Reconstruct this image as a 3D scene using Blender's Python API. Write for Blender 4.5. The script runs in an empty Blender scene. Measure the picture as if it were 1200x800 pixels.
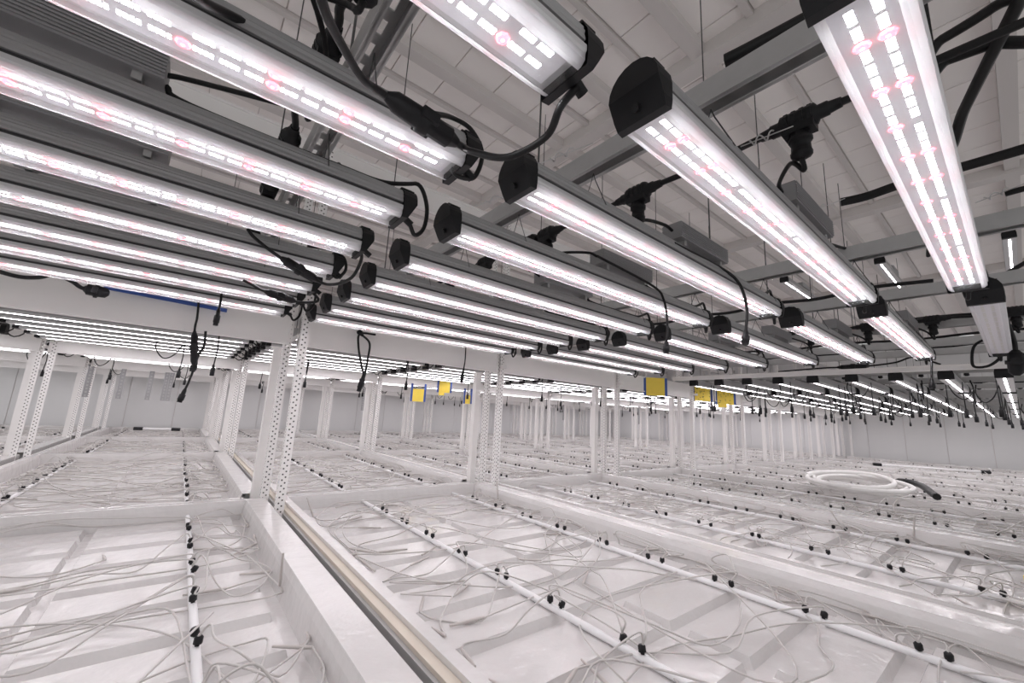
import bpy, math, random
from mathutils import Vector, Matrix
rnd = random.Random(7)
S = bpy.context.scene
COL = S.collection
ZC = 1.40                       # eye height above the room floor; all coordinates below are relative to the eye

# ------------------------------------------------------------------ camera, world, exposure
CAM_R = ((0.7761, -0.6286, 0.0505), (-0.1527, -0.1096, 0.9822), (0.6119, 0.7699, 0.1811))   # right, up, forward
FPX = 475.43
cam_data = bpy.data.cameras.new('camera')
cam_data.sensor_width = 36.0
cam_data.lens = FPX / 1200.0 * 36.0
cam_data.clip_start = 0.01
cam_data.clip_end = 100
cam = bpy.data.objects.new('camera', cam_data)
COL.objects.link(cam)
r_, u_, f_ = [Vector(v).normalized() for v in CAM_R]
mw = Matrix.Identity(4)
for i in range(3):
    mw[i][0], mw[i][1], mw[i][2] = r_[i], u_[i], -f_[i]
mw[2][3] = ZC
cam.matrix_world = mw
S.camera = cam
w = bpy.data.worlds.new('world'); S.world = w
w.use_nodes = True
w.node_tree.nodes['Background'].inputs[0].default_value = (0.80, 0.80, 0.80, 1)
w.node_tree.nodes['Background'].inputs[1].default_value = 0.72  # even grey fill added through the open sides to brighten upper room and fixtures
S.view_settings.view_transform = 'Standard'
S.view_settings.look = 'None'
S.view_settings.gamma = 1
S.view_settings.exposure = 0.33
S.view_settings.use_curve_mapping = False
try:
    S.cycles.use_denoising = True
    S.cycles.max_bounces = 14
    S.cycles.diffuse_bounces = 10
    S.cycles.glossy_bounces = 3
    S.cycles.transparent_max_bounces = 12
    S.cycles.caustics_reflective = False
    S.cycles.caustics_refractive = False
    S.cycles.sample_clamp_indirect = 6
except Exception:
    pass
LED_POWER = 34.0

# ------------------------------------------------------------------ back-projection onto real planes
def ray(u, v):
    return r_ * ((u - 600) / FPX) + u_ * (-(v - 400) / FPX) + f_
def PZ(u, v, z): d = ray(u, v); return d * (z / d.z)
def PY(u, v, y): d = ray(u, v); return d * (y / d.y)
def PX(u, v, x): d = ray(u, v); return d * (x / d.x)

# ------------------------------------------------------------------ materials
def mat(name, color, rough=0.5, metal=0.0, noise=0.0, nscale=30.0, bump=0.0, bscale=60.0, spec=0.5, coat=0.0):
    m = bpy.data.materials.new(name); m.use_nodes = True
    nt = m.node_tree; b = nt.nodes['Principled BSDF']
    b.inputs['Base Color'].default_value = (*color, 1)
    b.inputs['Roughness'].default_value = rough
    b.inputs['Metallic'].default_value = metal
    b.inputs['Specular IOR Level'].default_value = spec
    b.inputs['Coat Weight'].default_value = coat
    b.inputs['Coat Roughness'].default_value = 0.08
    if noise or bump:
        tc = nt.nodes.new('ShaderNodeTexCoord')
    if noise:
        n = nt.nodes.new('ShaderNodeTexNoise'); n.inputs['Scale'].default_value = nscale; n.inputs['Detail'].default_value = 4
        nt.links.new(tc.outputs['Object'], n.inputs['Vector'])
        r = nt.nodes.new('ShaderNodeValToRGB')
        r.color_ramp.elements[0].color = (*[c * (1 - noise) for c in color], 1)
        r.color_ramp.elements[1].color = (*[min(1, c * (1 + noise)) for c in color], 1)
        nt.links.new(n.outputs['Fac'], r.inputs['Fac']); nt.links.new(r.outputs['Color'], b.inputs['Base Color'])
    if bump:
        n2 = nt.nodes.new('ShaderNodeTexNoise'); n2.inputs['Scale'].default_value = bscale; n2.inputs['Detail'].default_value = 3
        nt.links.new(tc.outputs['Object'], n2.inputs['Vector'])
        bp = nt.nodes.new('ShaderNodeBump'); bp.inputs['Strength'].default_value = bump; bp.inputs['Distance'].default_value = 0.01
        nt.links.new(n2.outputs['Fac'], bp.inputs['Height']); nt.links.new(bp.outputs['Normal'], b.inputs['Normal'])
    return m

def emis(name, color, strength, base=(0.9, 0.9, 0.9)):
    m = mat(name, base, 0.4)
    b = m.node_tree.nodes['Principled BSDF']
    b.inputs['Emission Color'].default_value = (*color, 1)
    b.inputs['Emission Strength'].default_value = strength
    return m

def perforated_mat():
    """white powder coat with two staggered columns of round holes"""
    m = mat('perforated_white_steel', (0.88, 0.865, 0.855), 0.45)
    nt = m.node_tree; b = nt.nodes['Principled BSDF']
    tc = nt.nodes.new('ShaderNodeTexCoord'); sp = nt.nodes.new('ShaderNodeSeparateXYZ')
    nt.links.new(tc.outputs['Object'], sp.inputs[0])
    def M(op, a, bb=None):
        n = nt.nodes.new('ShaderNodeMath'); n.operation = op
        for i, x in enumerate((a, bb)):
            if x is None: continue
            if isinstance(x, (int, float)): n.inputs[i].default_value = x
            else: nt.links.new(x, n.inputs[i])
        return n.outputs[0]
    # u runs across each leg of the angle: holes in two columns
    u = M('ADD', sp.outputs['X'], sp.outputs['Y'])
    au = M('ABSOLUTE', u)
    masks = []
    for uc, ph in ((0.010, 0.0), (0.023, 0.0125)):
        du = M('SUBTRACT', au, uc)
        zz = M('ADD', sp.outputs['Z'], ph + 10.0)
        fz = M('MULTIPLY', zz, 1 / 0.025)
        fr = M('SUBTRACT', M('FRACT', fz), 0.5)
        dz = M('MULTIPLY', fr, 0.025)
        d2 = M('ADD', M('MULTIPLY', du, du), M('MULTIPLY', dz, dz))
        masks.append(M('LESS_THAN', d2, 0.0037 ** 2))
    mk = M('MAXIMUM', masks[0], masks[1])
    mx = nt.nodes.new('ShaderNodeMix'); mx.data_type = 'RGBA'
    mx.inputs['A'].default_value = (0.88, 0.865, 0.855, 1); mx.inputs['B'].default_value = (0.06, 0.058, 0.058, 1)
    nt.links.new(mk, mx.inputs['Factor']); nt.links.new(mx.outputs['Result'], b.inputs['Base Color'])
    return m

def lens_mat(name, haze, col=(0.93, 0.93, 0.95)):
    m = bpy.data.materials.new(name); m.use_nodes = True
    nt = m.node_tree; nt.nodes.clear()
    out = nt.nodes.new('ShaderNodeOutputMaterial')
    tr = nt.nodes.new('ShaderNodeBsdfTransparent')
    df = nt.nodes.new('ShaderNodeBsdfTranslucent'); df.inputs['Color'].default_value = (*col, 1)
    dd = nt.nodes.new('ShaderNodeBsdfDiffuse'); dd.inputs['Color'].default_value = (*col, 1)
    gl = nt.nodes.new('ShaderNodeBsdfGlossy'); gl.inputs['Roughness'].default_value = 0.12
    m0 = nt.nodes.new('ShaderNodeMixShader'); m0.inputs[0].default_value = 0.5
    m1 = nt.nodes.new('ShaderNodeMixShader'); m1.inputs[0].default_value = haze
    m2 = nt.nodes.new('ShaderNodeMixShader'); m2.inputs[0].default_value = 0.05
    nt.links.new(df.outputs[0], m0.inputs[1]); nt.links.new(dd.outputs[0], m0.inputs[2])
    nt.links.new(tr.outputs[0], m1.inputs[1]); nt.links.new(m0.outputs[0], m1.inputs[2])
    nt.links.new(m1.outputs[0], m2.inputs[1]); nt.links.new(gl.outputs[0], m2.inputs[2])
    nt.links.new(m2.outputs[0], out.inputs['Surface'])
    return m

M_TRAY = mat('white_tray_plastic', (0.66, 0.645, 0.64), 0.13, noise=0.03, nscale=9, bump=0.30, bscale=18, spec=0.8)
M_PIPE = mat('white_pvc', (0.83, 0.83, 0.84), 0.35)
M_TUBE = mat('drip_tube_plastic', (0.56, 0.54, 0.525), 0.38, noise=0.14, nscale=6)
M_STAKE = mat('drip_stake_plastic', (0.52, 0.49, 0.47), 0.45)
M_BLACK = mat('black_plastic', (0.011, 0.011, 0.013), 0.5, spec=0.3)
M_CABLE = mat('black_rubber_cable', (0.008, 0.008, 0.009), 0.45, spec=0.35)
M_WHITE = mat('white_powder_coat', (0.88, 0.865, 0.855), 0.5, noise=0.02, nscale=8)
M_PERF = perforated_mat()
M_TAN = mat('tan_side_rail', (0.64, 0.58, 0.50), 0.6, noise=0.06, nscale=12)
M_ALU = mat('heat_sink_aluminium', (0.40, 0.40, 0.405), 0.5, 0.15, noise=0.05, nscale=60)
M_ALUL = mat('bare_aluminium_housing', (0.66, 0.66, 0.67), 0.36, 0.2)
M_DRV = mat('driver_box_grey', (0.38, 0.38, 0.39), 0.5, 0.15)
M_GALV = mat('galvanised_steel', (0.46, 0.46, 0.46), 0.38, 0.4, noise=0.12, nscale=25)
M_WIRE = mat('bright_wire', (0.62, 0.62, 0.62), 0.3, 0.8)
M_DKWIRE = mat('thin_dark_wire', (0.10, 0.10, 0.10), 0.4, 0.5)
M_BOARD = mat('white_led_board', (0.88, 0.87, 0.92), 0.4)
M_LEDW = emis('white_led_glow', (0.97, 0.97, 1.0), LED_POWER)
M_LEDR = emis('red_led_glow', (1.0, 0.05, 0.085), 4.2)
M_LEDR2 = emis('red_led_core', (1.0, 0.55, 0.65), 6.0)
M_LEDOFF = mat('unlit_led', (0.75, 0.74, 0.68), 0.4)
M_LENS = lens_mat('clear_lens', 0.044)
M_LENSS = lens_mat('frosted_lens_side', 0.68)
M_CEIL = mat('ceiling_panel_white', (0.88, 0.845, 0.825), 0.6, noise=0.02, nscale=4)
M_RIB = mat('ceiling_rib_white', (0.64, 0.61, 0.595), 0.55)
M_WALL = mat('wall_panel_white', (0.74, 0.745, 0.75), 0.55, noise=0.015, nscale=2)
M_FLOOR = mat('grey_concrete_floor', (0.40, 0.395, 0.39), 0.7, noise=0.15, nscale=6)
M_YEL = mat('yellow_sticky_card', (0.95, 0.72, 0.10), 0.5, noise=0.05, nscale=40)
M_SPECK = mat('dark_insect_specks', (0.10, 0.07, 0.03), 0.6)
M_BLUE = mat('blue_tape', (0.045, 0.10, 0.36), 0.5)
M_HOSE = mat('white_hose', (0.84, 0.83, 0.82), 0.3)

# ------------------------------------------------------------------ mesh building
class MB:
    def __init__(s): s.v = []; s.f = []; s.m = []; s.sm = []
    def add(s, vs, fs, mi=0, smooth=False):
        o = len(s.v); s.v += [tuple(p) for p in vs]
        for f in fs:
            s.f.append(tuple(i + o for i in f)); s.m.append(mi); s.sm.append(smooth)
        return s
    def box(s, x0, x1, y0, y1, z0, z1, mi=0):
        vs = [(x, y, z) for z in (z0, z1) for y in (y0, y1) for x in (x0, x1)]
        return s.add(vs, [(0, 2, 3, 1), (4, 5, 7, 6), (0, 1, 5, 4), (2, 6, 7, 3), (0, 4, 6, 2), (1, 3, 7, 5)], mi)
    def obox(s, p, ax, sx, sy, sz, mi=0):
        """box centred on p along orthonormal axes ax"""
        c = [p + ax[0] * (a * sx / 2) + ax[1] * (b * sy / 2) + ax[2] * (d * sz / 2) for d in (-1, 1) for b in (-1, 1) for a in (-1, 1)]
        return s.add(c, [(0, 2, 3, 1), (4, 5, 7, 6), (0, 1, 5, 4), (2, 6, 7, 3), (0, 4, 6, 2), (1, 3, 7, 5)], mi)
    def prism(s, prof, x0, x1, closed=True, caps=True, mi=0, smooth=False):
        """profile of (y, z) extruded along x"""
        n = len(prof)
        vs = [(x0, y, z) for y, z in prof] + [(x1, y, z) for y, z in prof]
        fs = [(i, (i + 1) % n, n + (i + 1) % n, n + i) for i in range(n if closed else n - 1)]
        s.add(vs, fs, mi, smooth)
        if closed and caps:
            s.add(vs[:n], [tuple(range(n - 1, -1, -1))], mi); s.add(vs[n:], [tuple(range(n))], mi)
        return s
    def tube(s, pts, r, n=6, mi=0, caps=True, smooth=True):
        pts = [Vector(p) for p in pts]; rings = []; N = len(pts)
        rr = r if isinstance(r, (list, tuple)) else [r] * N
        up = None
        for i, p in enumerate(pts):
            t = (pts[min(i + 1, N - 1)] - pts[max(i - 1, 0)])
            t = t.normalized() if t.length > 1e-9 else Vector((1, 0, 0))
            if up is None:
                up = Vector((0, 0, 1)) if abs(t.z) < 0.9 else Vector((1, 0, 0))
            a = up - t * up.dot(t)
            if a.length < 1e-6: a = t.orthogonal()
            a.normalize(); b = t.cross(a); up = a
            rings += [p + (a * math.cos(k * 2 * math.pi / n) + b * math.sin(k * 2 * math.pi / n)) * rr[i] for k in range(n)]
        fs = [(i * n + k, i * n + (k + 1) % n, (i + 1) * n + (k + 1) % n, (i + 1) * n + k) for i in range(N - 1) for k in range(n)]
        s.add(rings, fs, mi, smooth)
        if caps:
            s.add(rings[:n], [tuple(range(n - 1, -1, -1))], mi); s.add(rings[-n:], [tuple(range(n))], mi)
        return s
    def shift(s, d):
        s.v = [(a + d[0], b + d[1], c + d[2]) for a, b, c in s.v]; return s
    def mesh(s, name, mats):
        me = bpy.data.meshes.new(name)
        me.from_pydata(s.v, [], s.f)
        for m in (mats if isinstance(mats, (list, tuple)) else [mats]): me.materials.append(m)
        me.polygons.foreach_set('material_index', s.m)
        me.polygons.foreach_set('use_smooth', s.sm)
        me.update()
        return me

def link(name, me, parent=None, loc=(0, 0, 0), rz=0.0):
    o = bpy.data.objects.new(name, me); COL.objects.link(o)
    if parent is None: loc = (loc[0], loc[1], loc[2] + ZC)
    else: o.parent = parent
    o.location = loc
    if rz: o.rotation_euler = (0, 0, rz)
    return o
def tag(o, label, cat, group=None, kind=None):
    o['label'] = label; o['category'] = cat
    if group: o['group'] = group
    if kind: o['kind'] = kind
    return o
def thing(name, label, cat, loc, group=None, rz=0.0):
    return tag(link(name, None, None, loc, rz), label, cat, group)
def struct(name, mb, m):
    o = link(name, mb.mesh(name, m)); o['kind'] = 'structure'; return o
def spline(pts, n=8):
    """Catmull-Rom through the points"""
    P = [Vector(p) for p in pts]
    if len(P) < 3: return P
    P = [P[0] * 2 - P[1]] + P + [P[-1] * 2 - P[-2]]
    out = []
    for i in range(1, len(P) - 2):
        a, b, c, d = P[i - 1:i + 3]
        for k in range(n):
            t = k / n
            out.append(0.5 * ((2 * b) + (c - a) * t + (2 * a - 5 * b + 4 * c - d) * t * t + (3 * b - a - 3 * c + d) * t ** 3))
    out.append(P[-2])
    return out
ORD = ['no', 'first', 'second', 'third', 'fourth', 'fifth', 'sixth', 'seventh', 'eighth', 'ninth', 'tenth', 'eleventh', 'twelfth', 'thirteenth', 'fourteenth', 'fifteenth', 'sixteenth', 'seventeenth', 'eighteenth', 'nineteenth', 'twentieth']
ORD += ['twenty-' + w for w in ORD[1:10]] + ['thirtieth'] + ['thirty-' + w for w in ORD[1:10]] + ['fortieth'] + ['forty-' + w for w in ORD[1:10]]
BN = {9: 'ninth', 0: 'outer', 1: 'first', 2: 'second', 3: 'third', 4: 'fourth', 5: 'fifth', 6: 'sixth', 7: 'seventh', 8: 'eighth'}

# ================================================================== the room
X0, X1, Y0, Y1, ZF, ZT = -4.2, 11.2, -3.0, 8.8, -ZC, 1.90
struct('floor', MB().box(X0, X1, Y0, Y1, ZF - 0.1, ZF), M_FLOOR)
def wall(name, along_x, fixed, a, b, out, step):
    """backing slab with upright insulated panels, each a little proud of the joint"""
    mb = MB()
    if along_x: mb.box(a, b, min(fixed, fixed + out), max(fixed, fixed + out), ZF, ZT)
    else: mb.box(min(fixed, fixed + out), max(fixed, fixed + out), a, b, ZF, ZT)
    o = struct(name, mb, M_RIB)
    n = round((b - a) / step); st = (b - a) / n
    th = -0.012 if out > 0 else 0.012
    g = 0.004
    if along_x: me = MB().box(g, st - g, min(0, th), max(0, th), 0, ZT - ZF).mesh('panel', M_WALL)
    else: me = MB().box(min(0, th), max(0, th), g, st - g, 0, ZT - ZF).mesh('panel', M_WALL)
    for i in range(n):
        link('panel', me, o, (a + i * st, fixed, ZF) if along_x else (fixed, a + i * st, ZF))
wall('wall_back', True, Y1, X0, X1, 0.12, 0.6)
wall('wall_right', False, X1, Y0, Y1, 0.12, 0.55)
# walls behind the eye and past the outer bench omitted to admit fill light
ceil = struct('ceiling', MB().box(X0, X1, Y0, Y1, ZT + 0.014, ZT + 0.12), M_RIB)
RP = 0.49; RY0 = 0.836            # rib period and the first broad rib
TW = 0.266                         # tile width along x
tile_me = MB().box(0.003, TW - 0.003, 0.0, 0.205, 0.0, 0.014).mesh('ceiling_tile', M_CEIL)
rest = MB()
nt_near = 0
i0 = int(math.floor((Y0 - RY0) / (RP / 2)))
XT0 = 0.11
for j in range(i0, int((Y1 - RY0) / (RP / 2)) + 1):
    ya = RY0 + j * RP / 2 + 0.02
    for i in range(int((X0 - XT0) / TW) - 1, int((X1 - XT0) / TW) + 2):
        xa = XT0 + i * TW
        if xa < X0 or xa + TW > X1 or ya < Y0 or ya + 0.205 > Y1: continue
        if -1.0 < xa < 4.0 and -0.35 < ya < 3.0 and nt_near < 300:
            link('ceiling_tile', tile_me, ceil, (xa, ya, ZT)); nt_near += 1
        else:
            rest.box(xa + 0.003, xa + TW - 0.003, ya, ya + 0.205, ZT, ZT + 0.014)
o = link('ceiling_tile_field', rest.mesh('ceiling_tile_field', M_CEIL), ceil); o['kind'] = 'stuff'
for o in COL.objects:
    if o.parent == ceil: o.location.z += 0      # children of the ceiling share its eye-height offset
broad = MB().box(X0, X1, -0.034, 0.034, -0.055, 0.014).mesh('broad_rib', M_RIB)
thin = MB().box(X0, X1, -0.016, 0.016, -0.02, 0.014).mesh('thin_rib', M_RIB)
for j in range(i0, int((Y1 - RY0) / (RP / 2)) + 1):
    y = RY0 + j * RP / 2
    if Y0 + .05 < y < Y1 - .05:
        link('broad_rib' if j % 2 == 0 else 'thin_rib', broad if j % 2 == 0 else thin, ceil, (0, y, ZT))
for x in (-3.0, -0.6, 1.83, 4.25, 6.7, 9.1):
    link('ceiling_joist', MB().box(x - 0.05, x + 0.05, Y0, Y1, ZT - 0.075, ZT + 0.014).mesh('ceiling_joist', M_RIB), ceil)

# ================================================================== benches: frames and trays
EDGE = [-2.25, -0.845, 0.4175, 1.7425, 3.09, 4.44, 5.76, 7.08, 8.40, 9.72, 11.04]      # gap centres between benches 0..9
ROWS = [2.32, 4.60, 6.50, 8.40]                                                  # post rows
GAP = 0.0175
BAYS = [(-1.25, 2.42), (2.432, 4.70), (4.712, 6.60), (6.612, 8.72)]
ZRIM, ZTF = -0.460, -0.543
def tray_mesh(wd, ln, ph, notch=False):
    """moulded tray: rim, sloped wall, raised plateaus between grooves that run across (every 0.2 m)"""
    xs = [(0, 'o'), (0.0, 'r'), (0.030, 'r'), (0.036, 'r2'), (0.045, 'f'), (0.075, 'f'), (0.083, 'p'), (wd / 2 - 0.020, 'p'), (wd / 2 - 0.012, 'f'), (wd / 2 + 0.012, 'f'),
          (wd / 2 + 0.020, 'p'), (wd - 0.140, 'p'), (wd - 0.132, 'f'), (wd - 0.100, 'f'), (wd - 0.088, 'r2'), (wd - 0.080, 'r'), (wd, 'r'), (wd, 'o')]
    ys = [(0, 'o'), (0.0, 'r'), (0.028, 'r'), (0.034, 'r2'), (0.045, 'f'), (0.060, 'f'), (0.068, 'p'), (0.125, 'p')]
    y = 0.2 - ph % 0.2
    while y < ln - 0.12:
        if y > 0.16:
            ys += [(y - 0.029, 'p'), (y - 0.019, 'f'), (y + 0.019, 'f'), (y + 0.029, 'p')]
        y += 0.2
    ys += [(ln - 0.068, 'p'), (ln - 0.060, 'f'), (ln - 0.045, 'f'), (ln - 0.034, 'r2'), (ln - 0.028, 'r'), (ln, 'r'), (ln, 'o')]
    H = {'o': ZRIM - 0.05 - ZTF, 'r': ZRIM - ZTF, 'r2': ZRIM - ZTF - 0.022, 'f': 0.0, 'p': 0.022}
    order = ['o', 'r', 'r2']
    vs = []
    for yy, ky in ys:
        for xx, kx in xs:
            for k in order:
                if kx == k or ky == k: z = H[k]; break
            else:
                z = H['p'] if (kx == 'p' and ky == 'p') else H['f']
            vs.append((xx, yy, z))
    n = len(xs)
    fs = [(j * n + i, j * n + i + 1, (j + 1) * n + i + 1, (j + 1) * n + i) for j in range(len(ys) - 1) for i in range(n - 1)
          if not (notch and xs[i][0] > wd - 0.090 and ys[j + 1][0] < 0.126)]
    mb = MB().add(vs, fs, 0, False)
    return mb
bay_word = ['before the first crossbar', 'past the first crossbar', 'past the second crossbar', 'past the third crossbar']
for b in range(10):
    xa, xb = EDGE[b] + GAP, EDGE[b + 1] - GAP
    yb0 = -1.25; ye = 8.72
    L = ye - yb0; W = xb - xa
    sr = thing('side_rail', '%s side rail with a bright metal lip along the near side of the %s bench' % ('tan' if b == 2 else 'white', BN[b]), 'rail', (xa, yb0, -0.60), 'bench side rails')
    link('rail_face', MB().box(0.010, 0.033, 0, L, 0, 0.128).mesh('rail_face', M_TAN if b == 2 else M_WHITE), sr)
    link('rail_lip', MB().box(0.0, 0.010, 0, L, 0.095, 0.118).mesh('rail_lip', M_GALV), sr)
    link('rail_post', MB().box(0.004, 0.03, 0, 0.04, -0.60 + 0.60 - (ZC - 0.60), 0).box(0.004, 0.03, L - 0.04, L, -(ZC - 0.60), 0).mesh('rail_post', M_WHITE), sr)
    fr = thing('bench_frame', 'white steel bench frame carrying the %s row of trays' % BN[b], 'bench', (xa, yb0, ZF), 'tray bench frames')
    zf = lambda z: z - ZF
    link('bearer', MB().box(0.04, 0.08, 0, L, zf(-0.60), zf(-0.552)).mesh('bearer', M_WHITE), fr)
    link('bearer', MB().box(W - 0.06, W - 0.02, 0, L, zf(-0.60), zf(-0.552)).mesh('bearer', M_WHITE), fr)
    cb = MB().box(0.08, W - 0.06, -0.02, 0.02, zf(-0.60), zf(-0.553)).mesh('cross_bar', M_WHITE)
    for k in range(9): link('cross_bar', cb, fr, (0, 0.1 + k * (L - 0.2) / 8, 0))
    lg = MB().box(-0.02, 0.02, -0.02, 0.02, 0, zf(-0.60)).mesh('leg', M_WHITE)
    for k in range(5):
        for x in (0.07, W - 0.04): link('leg', lg, fr, (x, 0.1 + k * (L - 0.2) / 4, 0))
    for k, (a, c) in enumerate(BAYS):
        if b == 0 and k == 0: continue
        ph = (a - 0.03) % 0.2
        o = link('grow_tray', tray_mesh(W - 0.034, c - a, ph, k > 0).mesh('grow_tray', M_TRAY), None, (xa + 0.034, a, ZTF))
        tag(o, 'glossy white grow tray on the %s bench, %s' % (BN[b], bay_word[k]), 'tray', 'white grow trays')

# ================================================================== irrigation pipes, emitters, drip tubes
cap_prof = MB()
cap_prof.tube([(0, 0, 0.0), (0, 0, 0.004), (0, 0, 0.0045), (0, 0, 0.016), (0, 0, 0.019)], [0.0045, 0.0045, 0.0085, 0.0085, 0.006], 8)
EMIT_ME = cap_prof.mesh('emitter', M_BLACK)
ZP = -0.5105; RPIPE = 0.0092
def tube_path(x, y, side, xa, xb, ya, yb, lively):
    """a thin drip tube leaving an emitter sideways, wandering over the tray and ending in a short stake"""
    L = rnd.uniform(0.4, 1.1)
    room = (xb - 0.11 - x) if side > 0 else (x - xa - 0.11)
    L = min(L, max(0.16, room * 1.25))
    ang = rnd.gauss(0, 0.38)
    dirx, diry = side * math.cos(ang), math.sin(ang)
    z0 = ZP + RPIPE + 0.016
    pts = [Vector((x, y, z0)), Vector((x + dirx * 0.02, y + diry * 0.02, z0 + 0.014 + 0.02 * rnd.random()))]
    bow = rnd.gauss(0, 0.16) * (1.6 if lively else 1)
    arch = rnd.random() < 0.16
    for t in (0.3, 0.5, 0.75, 1.0):
        px = x + dirx * L * t - diry * bow * math.sin(t * math.pi)
        py = y + diry * L * t + dirx * bow * math.sin(t * math.pi) + rnd.gauss(0, 0.025)
        z = -0.517 + rnd.random() * 0.012
        if t == 0.3: z = max(z, -0.50 + 0.03 * rnd.random())
        if arch and t in (0.3, 0.5): z += rnd.uniform(0.02, 0.05)
        px = min(max(px, xa + 0.10), xb - 0.10); py = min(max(py, ya + 0.08), yb - 0.08)
        pts.append(Vector((px, py, z)))
    if rnd.random() < 0.25:
        e = pts[-1]; pts.append(Vector((min(max(e.x - side * 0.12, xa + .1), xb - .1), min(max(e.y + rnd.choice((-1, 1)) * 0.07, ya + .08), yb - .08), -0.512)))
    path = spline(pts, 5)
    d = (path[-1] - path[-2]); d.z = 0
    d = d.normalized() if d.length > 1e-6 else Vector((1, 0, 0))
    a2 = rnd.gauss(0, 0.9)
    sd = Vector((d.x * math.cos(a2) - d.y * math.sin(a2), d.x * math.sin(a2) + d.y * math.cos(a2), 0))
    s0 = path[-1]; s1 = s0 + sd * rnd.uniform(0.08, 0.13)
    s1.x = min(max(s1.x, xa + .09), xb - .09); s1.y = min(max(s1.y, ya + .07), yb - .07); s1.z = -0.514
    if rnd.random() < 0.035 and lively:
        s1 = s0 + Vector((rnd.gauss(0, .02), rnd.gauss(0, .02), rnd.uniform(0.08, 0.13)))
    return path, (s0, s1)
cands = []
for b in range(10):
    xa, xb = EDGE[b] + GAP + 0.034, EDGE[b + 1] - GAP
    for q, px in enumerate((xa + 0.411, xb - 0.262) if b != 1 else (-0.565, 0.103)):
        for k, (a, c) in enumerate(BAYS):
            if b == 0 and k == 0: continue
            near = (k == 0 and b in (1, 2, 3, 4)) or (k == 1 and b in (1, 2))
            pr = thing('irrigation_pipe', 'white pipe with black emitters, %s of two on %s tray %s' % (ORD[q + 1], BN[b], bay_word[k]), 'pipe', (px, a + 0.04, ZP), 'white irrigation pipes')
            Lp = c - a - 0.08
            link('pipe', MB().tube([(0, 0, 0), (0, Lp, 0)], RPIPE, 10).mesh('pipe', M_PIPE), pr)
            joined = MB()
            y = math.ceil((a + 0.08) / 0.242) * 0.242 + (0.098 if q == 0 else 0.16) - 0.242
            n = 0
            while y < c - 0.15:
                for dy in (0.0, 0.055):
                    yy = y + dy + rnd.gauss(0, 0.006)
                    if yy < a + 0.1: continue
                    if near:
                        e = link('emitter', EMIT_ME, pr, (rnd.gauss(0, 0.0015), yy - a - 0.04, RPIPE - 0.001), 0)
                        e.rotation_euler = (rnd.gauss(0, .12), rnd.gauss(0, .2), 0)
                    else:
                        joined.tube([(0, yy - a - 0.04, RPIPE), (0, yy - a - 0.04, RPIPE + 0.019)], 0.0085, 6)
                    for rep in range(2 if rnd.random() < 0.75 else 1):
                        side = 1 if (n + rep + (dy > 0)) % 2 else -1
                        if rnd.random() < 0.2: side = -side
                        dist = math.hypot(px, yy)
                        vis = yy > -0.05 or px > 1.0
                        cands.append((dist if vis else dist + 30, px, yy, side, xa, xb, a, c, b, k, q))
                n += 1
                y += 0.242
            if joined.v:
                o = link('emitters', joined.mesh('emitters', M_BLACK), pr); o['kind'] = 'stuff'
cands.sort()
far = {}
rank = {}
for cc in cands: rank.setdefault((cc[8], cc[9], cc[10]), set()).add(round(cc[2], 5))
rank = {k: sorted(v, reverse=(k[1] == 0)) for k, v in rank.items()}
seen_lab = set()
for i, (dist, px, yy, side, xa, xb, a, c, b, k, q) in enumerate(cands):
    if dist > 25 and yy < -0.6: continue
    path, st = tube_path(px, yy, side, xa, xb, a, c, dist < 3)
    if i < 290:
        base = path[0]
        lab = 'drip tube from the %s emitter %s the crossbar, %s pipe, %s bench' % (ORD[rank[(b, k, q)].index(round(yy, 5)) + 1], 'before' if k == 0 else 'past', ORD[q + 1], BN[b])
        lab = ('other ' if lab in seen_lab else 'pale ') + lab; seen_lab.add(lab[5:])
        t = thing('drip_tube', lab, 'drip tube', base, 'drip tubes on the %s bench %s' % (BN[b], bay_word[k]))
        link('tube', MB().tube([p - base for p in path], 0.0024, 5).mesh('tube', M_TUBE), t)
        link('stake', MB().tube([st[0] - base, st[0] - base + (st[1] - st[0]) * 0.25, st[1] - base], [0.0035, 0.0048, 0.0030], 5).mesh('stake', M_STAKE), t)
    else:
        mb = far.setdefault((b, k), MB())
        mb.tube(path[::2] + [path[-1]], 0.0030, 4, 0); mb.tube(list(st), 0.0042, 4, 1)
for (b, k), mb in far.items():
    o = link('drip_tubing', mb.mesh('drip_tubing', [M_TUBE, M_STAKE]))
    tag(o, 'mass of thin pale drip tubes strewn over the %s tray %s' % (BN[b], bay_word[k]), 'drip tubes', None, 'stuff')

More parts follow.
